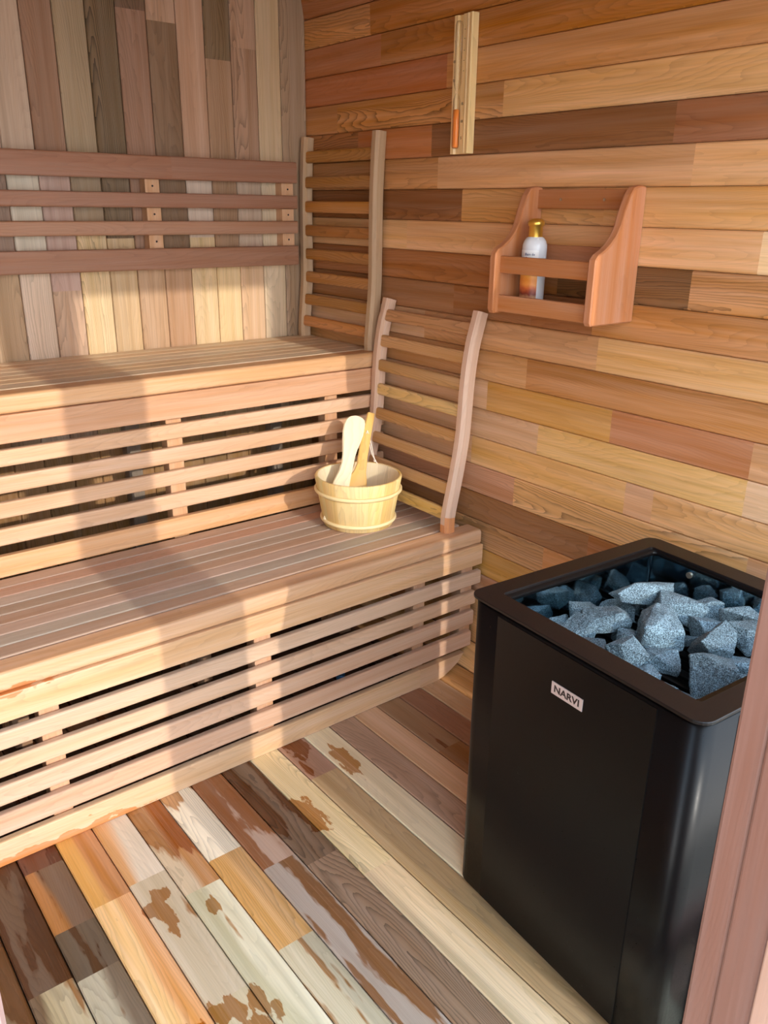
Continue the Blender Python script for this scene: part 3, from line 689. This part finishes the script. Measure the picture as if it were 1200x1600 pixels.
# ------------------------------------------------------------------ wall shelf and bottle
sh = empty('wall_shelf', (1.60, 1.345, 1.105)); P = Part(sh)
tag(sh, 'small reddish wooden shelf with curved sides screwed to the right wall, holding a bottle', 'shelf')
SP = [(1.662, 1.398), (1.645, 1.400), (1.624, 1.395), (1.612, 1.380), (1.598, 1.348), (1.588, 1.316), (1.574, 1.293), (1.558, 1.277), (1.540, 1.265), (1.522, 1.256), (1.513, 1.246), (1.512, 1.236), (1.512, 1.112), (1.517, 1.104), (1.662, 1.104)]
SHC = c(186, 124, 84)
for (yy, cl) in ((1.188, c(196, 132, 92)), (1.489, SHC)):
    mb = MB(); n = len(SP); e = .0035
    cx, cz = 1.60, 1.22
    lay = [(yy, e), (yy+e, 0), (yy+.022-e, 0), (yy+.022, e)]
    rings = []
    for (y_, inset) in lay:
        R = []
        for (x_, z_) in SP:
            d = Vector((cx-x_, cz-z_)); d = d.normalized()*inset
            R.append(Vector((x_+(d.x if x_ < 1.66 else 0), y_, z_+d.y)))
        rings.append(R)
    b = len(mb.v)
    for R in rings: mb.v += R
    for k in range(3):
        for i in range(n):
            j = (i+1) % n
            mb.face([b+k*n+i, b+k*n+j, b+(k+1)*n+j, b+(k+1)*n+i], [(SP[i][1], .1+lay[k][0], 1), (SP[j][1], .1+lay[k][0], 1), (SP[j][1], .1+lay[k+1][0], 1), (SP[i][1], .1+lay[k+1][0], 1)], cl, .5)
    for kk in (0, 3):
        mb.face([b+kk*n+i for i in range(n)], [(SP[i][1], SP[i][0], 7+kk) for i in range(n)], cl, .7)
    P.add(mb, 'side_panel', M_SHELF, fixn=True)
for (nm, x0, x1, z0, z1, cl) in (('front_rail', 1.528, 1.541, 1.200, 1.240, c(186, 124, 80)), ('front_rail', 1.528, 1.541, 1.108, 1.148, c(190, 130, 86)),
                                 ('back_rail', 1.648, 1.662, 1.349, 1.393, c(176, 116, 74)), ('back_rail', 1.648, 1.662, 1.222, 1.266, c(186, 126, 88)), ('bottom_board', 1.541, 1.662, 1.112, 1.124, c(160, 106, 70))):
    mb = MB(); mb.strip((x0, 1.209, z0), (0, 1, 0), (1, 0, 0), (0, 0, 1), x1-x0, z1-z0, .002, [(0, .281, cl, .8)])
    q = P.add(mb, nm, M_SHELF)
    if z0 > 1.3:
        for ys_ in (1.417, 1.288):
            mb = MB(); mb.loft([[Vector((1.6478-.0012*k2, ys_+.0035*math.cos(a*math.pi/6), 1.370+.0035*math.sin(a*math.pi/6))) for a in range(12)] for k2 in range(2)], [0, .001], c(200, 170, 140))
            mb.v = [v-P.off for v in mb.v]; mb.build('screw', M_STEEL, q, fixn=True)
# bottle
bo = empty('bottle', (1.590, 1.437, 1.124)); P = Part(bo)
tag(bo, 'translucent plastic bottle with gold cap and printed label, standing in the wall shelf', 'bottle')
def lathe(cx, cy, cz, prf, n=40, ell=1.0):
    mb = MB(); rings = []
    for (r_, z_) in prf: rings.append([Vector((cx+r_*math.cos(2*math.pi*k/n), cy+ell*r_*math.sin(2*math.pi*k/n), cz+z_)) for k in range(n)])
    mb.loft(rings, [z_ for _, z_ in prf], c(255, 255, 255), .2, smooth=True); return mb
M_BOT = plain('milky_plastic', c(232, 238, 246), .25); M_BOT.node_tree.nodes['Principled BSDF'].inputs['Transmission Weight'].default_value = .12
M_GOLD = plain('gold_cap', c(226, 182, 84), .3, .85)
mb = lathe(1.590, 1.437, 1.124, [(.024, .0), (.029, .002), (.030, .008), (.030, .132), (.0295, .142), (.0265, .152), (.021, .159), (.0165, .161), (.0165, .165)])
P.add(mb, 'flask', M_BOT, fixn=True)
mb = lathe(1.590, 1.437, 1.124, [(.0165, .159), (.0168, .161), (.0162, .184), (.0185, .186), (.0200, .190), (.0195, .196), (.015, .201), (.006, .203)])
P.add(mb, 'cap', M_GOLD, fixn=True)
def label_mat():
    m = bpy.data.materials.new('bottle_label'); m.use_nodes = True; t = m.node_tree; bs = t.nodes['Principled BSDF']; bs.inputs['Roughness'].default_value = .4
    at = N(t, 'ShaderNodeAttribute', attribute_name='bc'); sp = N(t, 'ShaderNodeSeparateXYZ'); t.links.new(at.outputs['Vector'], sp.inputs[0])
    nz = N(t, 'ShaderNodeTexNoise'); nz.inputs['Scale'].default_value = 70; t.links.new(at.outputs['Vector'], nz.inputs['Vector'])
    zz = math_node(t, 'ADD', sp.outputs[0], math_node(t, 'MULTIPLY_ADD', nz.outputs[0], .016, -.008))
    cr = N(t, 'ShaderNodeValToRGB'); t.links.new(math_node(t, 'MULTIPLY', zz, 1/.13), cr.inputs[0]); e = cr.color_ramp
    e.elements[0].position = 0; e.elements[0].color = c(246, 214, 170); e.elements[1].position = 1; e.elements[1].color = c(236, 242, 246)
    for p_, q in ((.10, c(238, 190, 140)), (.2, c(120, 40, 30)), (.30, c(200, 100, 50)), (.38, c(230, 150, 70)), (.44, c(226, 140, 50)), (.56, c(240, 170, 80)), (.64, c(240, 236, 232))):
        x = e.elements.new(p_); x.color = q
    t.links.new(cr.outputs[0], bs.inputs['Base Color']); return m
mb = MB(); n = 16; R_ = .0304
for k in range(n+1):
    a = math.radians(140+(243-140)*k/n)
    for z_ in (.004, .131): mb.v.append(Vector((1.590+R_*math.cos(a), 1.437+R_*math.sin(a), 1.124+z_)))
for k in range(n): mb.face([2*k, 2*k+2, 2*k+3, 2*k+1], [(0, k*.004, 0), (0, (k+1)*.004, 0), (.13, (k+1)*.004, 0), (.13, k*.004, 0)], c(255, 255, 255), smooth=True)
lab = P.add(mb, 'label', label_mat())
def text_mesh(name, body, size, mat, parent, mw, extr=.0003, align='CENTER', bold=0.0, sx_=1.0):
    cu = bpy.data.curves.new(name, 'FONT'); cu.body = body; cu.size = size; cu.align_x = align; cu.align_y = 'CENTER'; cu.extrude = extr; cu.offset = bold; cu.resolution_u = 3
    to = bpy.data.objects.new(name+'_tmp', cu); COL.objects.link(to)
    dg = bpy.context.evaluated_depsgraph_get(); dg.update()
    me = bpy.data.meshes.new_from_object(to.evaluated_get(dg)); bpy.data.objects.remove(to)
    me.name = name; me.materials.clear(); me.materials.append(mat)
    me.transform(Matrix.Diagonal((sx_, 1, 1, 1))); me.transform(mw)
    o = bpy.data.objects.new(name, me); COL.objects.link(o); o.parent = parent
    return o
def frame_m(org, right, up):
    r = Vector(right).normalized(); u = Vector(up).normalized(); nrm = r.cross(u)
    return Matrix(((r.x, u.x, nrm.x, org[0]), (r.y, u.y, nrm.y, org[1]), (r.z, u.z, nrm.z, org[2]), (0, 0, 0, 1)))
M_RED = plain('red_print', c(170, 40, 50), .5); M_BLUEI = plain('blue_print', c(70, 80, 120), .5)
a = math.radians(203); nx = Vector((math.cos(a), math.sin(a), 0)); rt = Vector((0, 0, 1)).cross(nx)
o0 = Vector((1.590, 1.437, 1.124))+nx*.0308-P.off
text_mesh('lettering', 'Bain de', .0085, M_BLUEI, bo, frame_m(o0+Vector((0, 0, .1215)), rt, (0, 0, 1)))
text_mesh('lettering', 'Sauna', .0095, M_RED, bo, frame_m(o0+Vector((0, 0, .1115)), rt, (0, 0, 1)), bold=.0003)

# ------------------------------------------------------------------ sand timer
Y0, Y1, Z0, Z1 = 1.743, 1.818, 1.484, 1.811
st = empty('sand_timer', (1.64, (Y0+Y1)/2, Z0)); P = Part(st)
tag(st, 'pale pine sand timer with orange sand in its tube, high on the right wall', 'sand timer')
mb = MB()
# moulded section: left groove for the tube, raised right moulding  (y decreases to the right)
sec = [(Y1, 1.662), (Y1, 1.648), (Y1-.003, 1.645), (Y1-.015, 1.645), (Y1-.018, 1.651), (Y1-.034, 1.651), (Y1-.037, 1.645), (Y1-.050, 1.645), (Y1-.053, 1.642), (Y1-.058, 1.641), (Y1-.061, 1.645), (Y1-.064, 1.641), (Y0+.003, 1.640), (Y0, 1.643), (Y0, 1.662)]
mb.loft([[Vector((x_, y_, z)) for (y_, x_) in sec] for z in (Z0, Z1)], [0, Z1-Z0], c(242, 212, 158), .7, vs=[i*.006 for i in range(len(sec)+1)])
P.add(mb, 'backboard', M_PINE, fixn=True)
M_SAND = plain('orange_sand', c(240, 140, 52), .8)
gm = bpy.data.materials.new('clear_glass'); gm.use_nodes = True; t = gm.node_tree; t.nodes.clear()
o_ = N(t, 'ShaderNodeOutputMaterial'); a_ = N(t, 'ShaderNodeBsdfTransparent'); g_ = N(t, 'ShaderNodeBsdfGlossy'); g_.inputs['Roughness'].default_value = .05; mx = N(t, 'ShaderNodeMixShader'); lw = N(t, 'ShaderNodeLayerWeight'); lw.inputs[0].default_value = .35
t.links.new(lw.outputs['Facing'], mx.inputs[0]); t.links.new(a_.outputs[0], mx.inputs[1]); t.links.new(g_.outputs[0], mx.inputs[2]); t.links.new(mx.outputs[0], o_.inputs[0])
gy, gx = Y1-.0265, 1.6405; zm = Z0+.148+.0
mb = lathe(gx, gy, 0, [(.003, Z0+.012), (.008, Z0+.014), (.0094, Z0+.020), (.0094, zm-.020), (.0065, zm-.010), (.0018, zm), (.0065, zm+.010), (.0094, zm+.020), (.0094, Z1-.024), (.007, Z1-.016), (.003, Z1-.014)], 20)
P.add(mb, 'glass_tube', gm, fixn=True)
mb = lathe(gx, gy, 0, [(.002, Z0+.0145), (.0080, Z0+.0155), (.0087, Z0+.020), (.0087, zm-.042), (.002, zm-.040)], 20)
P.add(mb, 'sand', M_SAND, fixn=True)
def onwall(y, z, x=1.6395): return frame_m(Vector((x, y, z))-P.off, (0, -1, 0), (0, 0, 1))
def onwall_r(y, z, x=1.6395): return frame_m(Vector((x, y, z))-P.off, (0, 1, 0), (0, 0, -1))
for (s_, z) in (('15', Z0+.120), ('10', Z0+.078), ('5', Z0+.038)):
    text_mesh('numeral', s_, .0095, M_INK, st, onwall(Y1-.0435, z, 1.6446))
for z in (.245, .222, .198, .272, .296-.003): text_mesh('tick', '-', .012, M_INK, st, onwall(Y1-.0435, Z0+z, 1.6446))
for (s_, z) in (('15', Z0+.178), ('10', Z0+.222), ('5', Z0+.268)):
    text_mesh('numeral', s_, .009, M_INK, st, onwall_r(Y1-.009, z, 1.6445))
for z in (.112, .092, .072, .052, .034): text_mesh('tick', '-', .012, M_INK, st, onwall_r(Y1-.010, Z0+z, 1.6445))

# ------------------------------------------------------------------ sauna heater
HR = math.radians(-3.95); WX, WY = .521, .513
A = Vector((1.016, 1.002, 0)); ux = Vector((math.cos(HR), math.sin(HR), 0)); uy = Vector((-math.sin(HR), math.cos(HR), 0))
hc = Vector((1.2374, .7298, 0))
ht = empty('sauna_heater', (hc.x, hc.y, 0), HR)
tag(ht, 'black square sauna heater tower filled with grey stones beside the right wall', 'heater')
def rrect(hx, hy, r, n=6):
    P_ = []
    for (cx, cy, a0) in ((hx-r, hy-r, 0), (-hx+r, hy-r, 90), (-hx+r, -hy+r, 180), (hx-r, -hy+r, 270)):
        for k in range(n+1):
            a = math.radians(a0+90*k/n); P_.append((cx+r*math.cos(a), cy+r*math.sin(a)))
    return P_
def wall_rings(mb, outs, cl=(1, 1, 1, 1), smooth=True):
    rings = [[Vector((p[0], p[1], z)) for p in ring] for ring, z in outs]
    mb.loft(rings, [z for _, z in outs], cl, 0, caps=False, smooth=smooth)
ZT = .677
hx, hy = WX/2, WY/2
bx_, by_ = hx-.003, hy-.003
# body shell: closed skin with thickness
mb = MB(); wall_rings(mb, [(rrect(bx_-.004, by_-.004, .034), .014), (rrect(bx_, by_, .036), .018), (rrect(bx_, by_, .036), ZT-.012), (rrect(bx_-.012, by_-.012, .03), ZT-.012), (rrect(bx_-.012, by_-.012, .03), .014), (rrect(bx_-.004, by_-.004, .034), .014)])
body = mb.build('body', M_BLACK, ht)
# side panels (inset between the seams), each a removable sheet
for (s_, ya, yb) in (('left', .174, -.178),):
    mb = MB(); mb.strip((-bx_-.0016, yb, .020), (0, 0, 1), (0, 1, 0), (1, 0, 0), ya-yb, .003, .0008, [(0, ZT-.036, (1, 1, 1, 1))], ns=1)
    pn = mb.build('side_panel', M_BLACK, ht)
mb = MB(); mb.strip((-.17, -by_-.0016, .020), (0, 0, 1), (1, 0, 0), (0, 1, 0), .34, .003, .0008, [(0, ZT-.036, (1, 1, 1, 1))], ns=1)
mb.build('side_panel', M_BLACK, ht)
# shadow gap collar under the top frame
mb = MB(); wall_rings(mb, [(rrect(bx_-.006, by_-.006, .035), ZT-.014), (rrect(bx_-.006, by_-.006, .035), ZT-.005), (rrect(bx_-.05, by_-.05, .01), ZT-.005), (rrect(bx_-.05, by_-.05, .01), ZT-.014), (rrect(bx_-.006, by_-.006, .035), ZT-.014)])
mb.build('collar', M_BLACK, ht)
ix, iy = hx-.050, hy-.042
mb = MB(); rr_o = rrect(hx, hy, .026); rr_i = rrect(ix, iy, .006)
wall_rings(mb, [(rr_o, ZT-.005), (rr_o, ZT-.001), (rrect(hx-.001, hy-.001, .025), ZT), (rrect(ix+.001, iy+.001, .006), ZT), (rr_i, ZT-.001), (rr_i, ZT-.005), (rr_o, ZT-.005)], smooth=False)
mb.build('top_frame', M_BLACKGLOSS, ht)
mb = MB(); wall_rings(mb, [(rrect(ix+.006, iy+.006, .008), .50), (rrect(ix+.006, iy+.006, .008), ZT-.005), (rrect(ix+.003, iy+.003, .006), ZT-.005), (rrect(ix+.003, iy+.003, .006), .50), (rrect(ix+.006, iy+.006, .008), .50)], smooth=False)
liner = mb.build('stone_bin_liner', M_LINER, ht)
for (x_, y_) in ():
    mb = MB(); mb.loft([[Vector((x_+.006*math.cos(a*math.pi/6), y_-.003*k2, ZT-.028+.006*math.sin(a*math.pi/6))) for a in range(12)] for k2 in range(2)], [0, .003], (1, 1, 1, 1))
    mb.build('bolt', M_STEEL, liner, fixn=True)
mb = MB()
for k in range(14):
    x_ = -ix+.01+k*(2*ix-.02)/13; mb.strip((x_-.004, -iy-.002, .545), (0, 1, 0), (1, 0, 0), (0, 0, 1), .008, .008, .001, [(0, 2*iy+.004, (1, 1, 1, 1))], ns=1)
mb.strip((-ix-.002, -iy-.002, .50), (1, 0, 0), (0, 1, 0), (0, 0, 1), 2*iy+.004, .006, 0, [(0, 2*ix+.004, (1, 1, 1, 1))])
mb.build('stone_grate', M_BLACK, ht)
mb = MB(); mb.loft([[Vector((ix+.003-.003*k2, -.1178*-1+.0065*math.cos(a*math.pi/6), ZT-.030+.0065*math.sin(a*math.pi/6))) for a in range(12)] for k2 in range(2)], [0, .003], (1, 1, 1, 1))
mb.build('bolt', M_STEEL, liner, fixn=True)
# name plate on the left face
def loc_h(y, z, x=-bx_-.0016): return Vector((x, y, z))
pz0, pz1 = .5800, .6030
pcy = -.0055
mb = MB(); mb.strip((-bx_-.0036, pcy-.0345, pz0), (0, 1, 0), (1, 0, 0), (0, 0, 1), .002, pz1-pz0, .0005, [(0, .069, (1, 1, 1, 1))], ns=1)
bd = mb.build('name_plate', M_BADGE, ht)
text_mesh('lettering', 'NARVI', .0175, M_INK, bd, frame_m(Vector((-bx_-.0038, pcy, (pz0+pz1)/2)), (0, -1, 0), (0, 0, 1)), bold=.0004, sx_=1.14)

# ------------------------------------------------------------------ stones
def stone_mat():
    m = bpy.data.materials.new('granite'); m.use_nodes = True; t = m.node_tree; bs = t.nodes['Principled BSDF']
    g = N(t, 'ShaderNodeNewGeometry'); oi = N(t, 'ShaderNodeObjectInfo')
    n1 = N(t, 'ShaderNodeTexNoise'); n1.inputs['Scale'].default_value = 520; n1.inputs['Detail'].default_value = 4; t.links.new(g.outputs['Position'], n1.inputs['Vector'])
    n2 = N(t, 'ShaderNodeTexNoise'); n2.inputs['Scale'].default_value = 30; n2.inputs['Detail'].default_value = 6; t.links.new(g.outputs['Position'], n2.inputs['Vector'])
    cr = N(t, 'ShaderNodeValToRGB'); e = cr.color_ramp; e.elements[0].position = .40; e.elements[0].color = (.05, .075, .09, 1); e.elements[1].position = .66; e.elements[1].color = (.36, .50, .57, 1)
    x = e.elements.new(.5); x.color = (.15, .225, .265, 1)
    t.links.new(n1.outputs[0], cr.inputs[0])
    vm = N(t, 'ShaderNodeVectorMath', operation='SCALE'); t.links.new(cr.outputs[0], vm.inputs[0])
    k = math_node(t, 'MULTIPLY_ADD', n2.outputs[0], 1.1, .45)
    k = math_node(t, 'MULTIPLY', k, math_node(t, 'MULTIPLY_ADD', oi.outputs['Random'], .55, .42))
    t.links.new(k, vm.inputs['Scale']); t.links.new(vm.outputs[0], bs.inputs['Base Color'])
    bs.inputs['Roughness'].default_value = .75
    bp = N(t, 'ShaderNodeBump'); bp.inputs['Strength'].default_value = .6; bp.inputs['Distance'].default_value = .004
    t.links.new(math_node(t, 'MULTIPLY_ADD', n1.outputs[0], .3, n2.outputs[0]), bp.inputs['Height']); t.links.new(bp.outputs[0], bs.inputs['Normal'])
    return m
M_STONE = stone_mat()
def stone(i, x, y, z, a, b_, c_, rot, label, nplanes=11):
    r = random.Random(100+i)
    bm = bmesh.new()
    for k in range(13):
        d = Vector((r.gauss(0, 1), r.gauss(0, 1), r.gauss(0, 1))).normalized()
        e = 0.55
        bm.verts.new([math.copysign(abs(q)**e, q)*r.uniform(.8, 1.0) for q in d])
    bmesh.ops.convex_hull(bm, input=bm.verts)
    bmesh.ops.delete(bm, geom=[v for v in bm.verts if not v.link_faces], context='VERTS')
    bmesh.ops.dissolve_limit(bm, angle_limit=math.radians(14), verts=bm.verts, edges=bm.edges)
    bmesh.ops.bevel(bm, geom=list(bm.edges), offset=.035, segments=1, affect='EDGES', clamp_overlap=True)
    bmesh.ops.triangulate(bm, faces=bm.faces)
    for _ in range(5):
        le = [e for e in bm.edges if e.calc_length() > .17]
        if not le: break
        bmesh.ops.subdivide_edges(bm, edges=le, cuts=1); bmesh.ops.triangulate(bm, faces=[f for f in bm.faces if len(f.verts) > 3])
    bm.normal_update()
    for v in bm.verts:
        k = noise.noise(v.co*2.0+Vector((i*3.7, 0, 0)))*.05+noise.noise(v.co*7+Vector((0, i*2.1, 0)))*.03
        v.co = v.co+v.normal*k
    for v in bm.verts: v.co = Vector((v.co.x*a, v.co.y*b_, v.co.z*c_))
    bmesh.ops.recalc_face_normals(bm, faces=bm.faces)
    me = bpy.data.meshes.new('sauna_stone'); bm.to_mesh(me); bm.free()
    me.materials.append(M_STONE)
    o = bpy.data.objects.new('sauna_stone', me); COL.objects.link(o)
    o.location = (x, y, z); o.rotation_euler = (r.uniform(-.2, .2), r.uniform(-.2, .2), math.radians(-38)+rot)
    tag(o, label, 'stone', 'grey stones filling the heater')
    return o
ST = [  # x, y, half width, half height seen, z, label
 (1.208, .905, .030, .030, .598, 'squarish blue-grey stone just inside the left corner stone'),
 (1.262, .893, .026, .026, .588, 'small dark stone between the squarish stone and the pale centre slab'),
 (1.120, .872, .048, .032, .606, 'pale bright stone lying along the near left rim'),
 (1.207, .842, .044, .032, .604, 'rounded speckled stone just left of the heap centre'),
 (1.120, .800, .030, .026, .600, 'small blue-grey stone on the near left rim behind the bright one'),
 (1.137, .745, .036, .036, .606, 'pale wedge-shaped stone midway along the near rim'),
 (1.339, .852, .066, .036, .620, 'long pale slab at the back of the heap centre'),
 (1.250, .765, .048, .050, .622, 'brightest five-sided block in the very middle of the heap'),
 (1.352, .790, .046, .034, .618, 'pale blocky stone right of the long central slab'),
 (1.352, .728, .034, .028, .612, 'medium pale stone right of the bright central block'),
 (1.412, .752, .034, .028, .604, 'dark rounded stone between the centre and the right-hand rim'),
 (1.418, .672, .044, .032, .600, 'dark grey stone in front of the brownish wall-side stone'),
 (1.440, .810, .028, .026, .592, 'small shadowed stone tucked under the bluish wall-side stone'),
 (1.275, .672, .048, .040, .620, 'wide flat stone resting behind the large front stone'),
 (1.165, .600, .046, .050, .616, 'largest pointed stone in the front corner of the heater'),
 (1.352, .640, .048, .030, .606, 'elongated grey stone right of the wide flat stone'),
 (1.290, .606, .040, .032, .604, 'blue-grey stone right of the large front stone'),
 (1.225, .565, .042, .030, .600, 'stone at the near right edge beside the front corner stone'),
 (1.181, .700, .034, .026, .604, 'flat triangular stone below the bright central block'),
 (1.118, .692, .024, .022, .598, 'small stone on the near rim right of the pale wedge'),
 (1.110, .642, .022, .022, .596, 'small greyish stone on the near rim left of the largest front stone'),
 (1.128, .620, .022, .022, .590, 'small dark stone wedged behind the largest front stone'),
 (1.313, .737, .022, .016, .600, 'small stone wedged between the central block and the medium pale stone'),
 (1.430, .885, .036, .024, .585, 'low blue-black stone deep in front of the back corner stone'),
 (1.335, .898, .016, .014, .590, 'tiny dark pebble behind the long pale slab'),
 (1.205, .800, .016, .014, .604, 'tiny pale pebble left of the bright central block'),
 (1.180, .930, .036, .030, .575, 'low dark stone at the far left side of the bin, behind the squarish one'),
 (1.250, .820, .030, .026, .580, 'dark stone low in the gap left of the long pale slab'),
 (1.170, .760, .030, .026, .578, 'dark stone low in the gap beneath the pale wedge'),
 (1.230, .640, .030, .026, .580, 'dark stone low in the gap behind the largest front stone'),
 (1.395, .830, .030, .026, .582, 'dark stone low in the gap right of the long pale slab'),
 (1.380, .590, .034, .030, .586, 'dark blue stone low between the two right rim stones'),
 (1.075, .905, .040, .034, .592, 'grey stone filling the left corner of the heater opening'),
 (1.330, .925, .040, .030, .580, 'low stone against the far left side of the bin, behind the long pale slab'),
 (1.435, .600, .036, .034, .596, 'stone at the right rim nearest the door post'),
 (1.340, .545, .040, .034, .594, 'stone at the near right rim beside the door post'),
 (1.445, .730, .030, .030, .588, 'dark stone against the wall side of the bin, right of the rounded one'),
]
SS = []
for i, (x, y, a, b_, z, lb_) in enumerate(ST):
    d = Vector((x, y, 0))-hc; SS.append([d.dot(ux), d.dot(uy), a*1.16, b_*1.20, z])
for it in range(60):          # settle the heap: stones side by side instead of through each other
    for i in range(len(SS)):
        for j in range(i):
            p, q = SS[i], SS[j]; dx, dy = p[0]-q[0], p[1]-q[1]; dz = (p[4]-q[4])*1.3
            dd = math.sqrt(dx*dx+dy*dy+dz*dz)+1e-6; need = (math.sqrt(p[2]*p[3])+math.sqrt(q[2]*q[3]))*.80
            if dd < need:
                k = (need-dd)*.25/dd; wq = p[2]/(p[2]+q[2])
                p[0] += dx*k*(1-wq); p[1] += dy*k*(1-wq); q[0] -= dx*k*wq; q[1] -= dy*k*wq
                sgn = 1 if dz > 0 else -1
                p[4] += sgn*.0006; q[4] -= sgn*.0006
    for p in SS:
        m_ = math.sqrt(p[2]*p[3])*.92
        p[0] = max(-ix+m_, min(ix-m_, p[0])); p[1] = max(-iy+m_, min(iy-m_, p[1])); p[4] = max(.575, min(.632, p[4]))
for i, (lx, ly, a, b_, z) in enumerate(SS):
    q = hc+ux*lx+uy*ly; r = random.Random(i)
    stone(i, q.x, q.y, z, a, b_, max(.022, min(.042, b_*.8)), r.uniform(-.35, .35), ST[i][5])

# small blue scrap under the low bench
mb = lathe(1.262, 1.80, 0.0, [(.012, 0), (.014, .002), (.014, .016), (.012, .018), (.004, .018)], 20)
o = mb.build('plastic_scrap', plain('blue_plastic', c(60, 130, 190), .4), loc=None, fixn=True)
tag(o, 'small blue plastic scrap on the floor beneath the low bench, seen through the skirt gap', 'scrap')
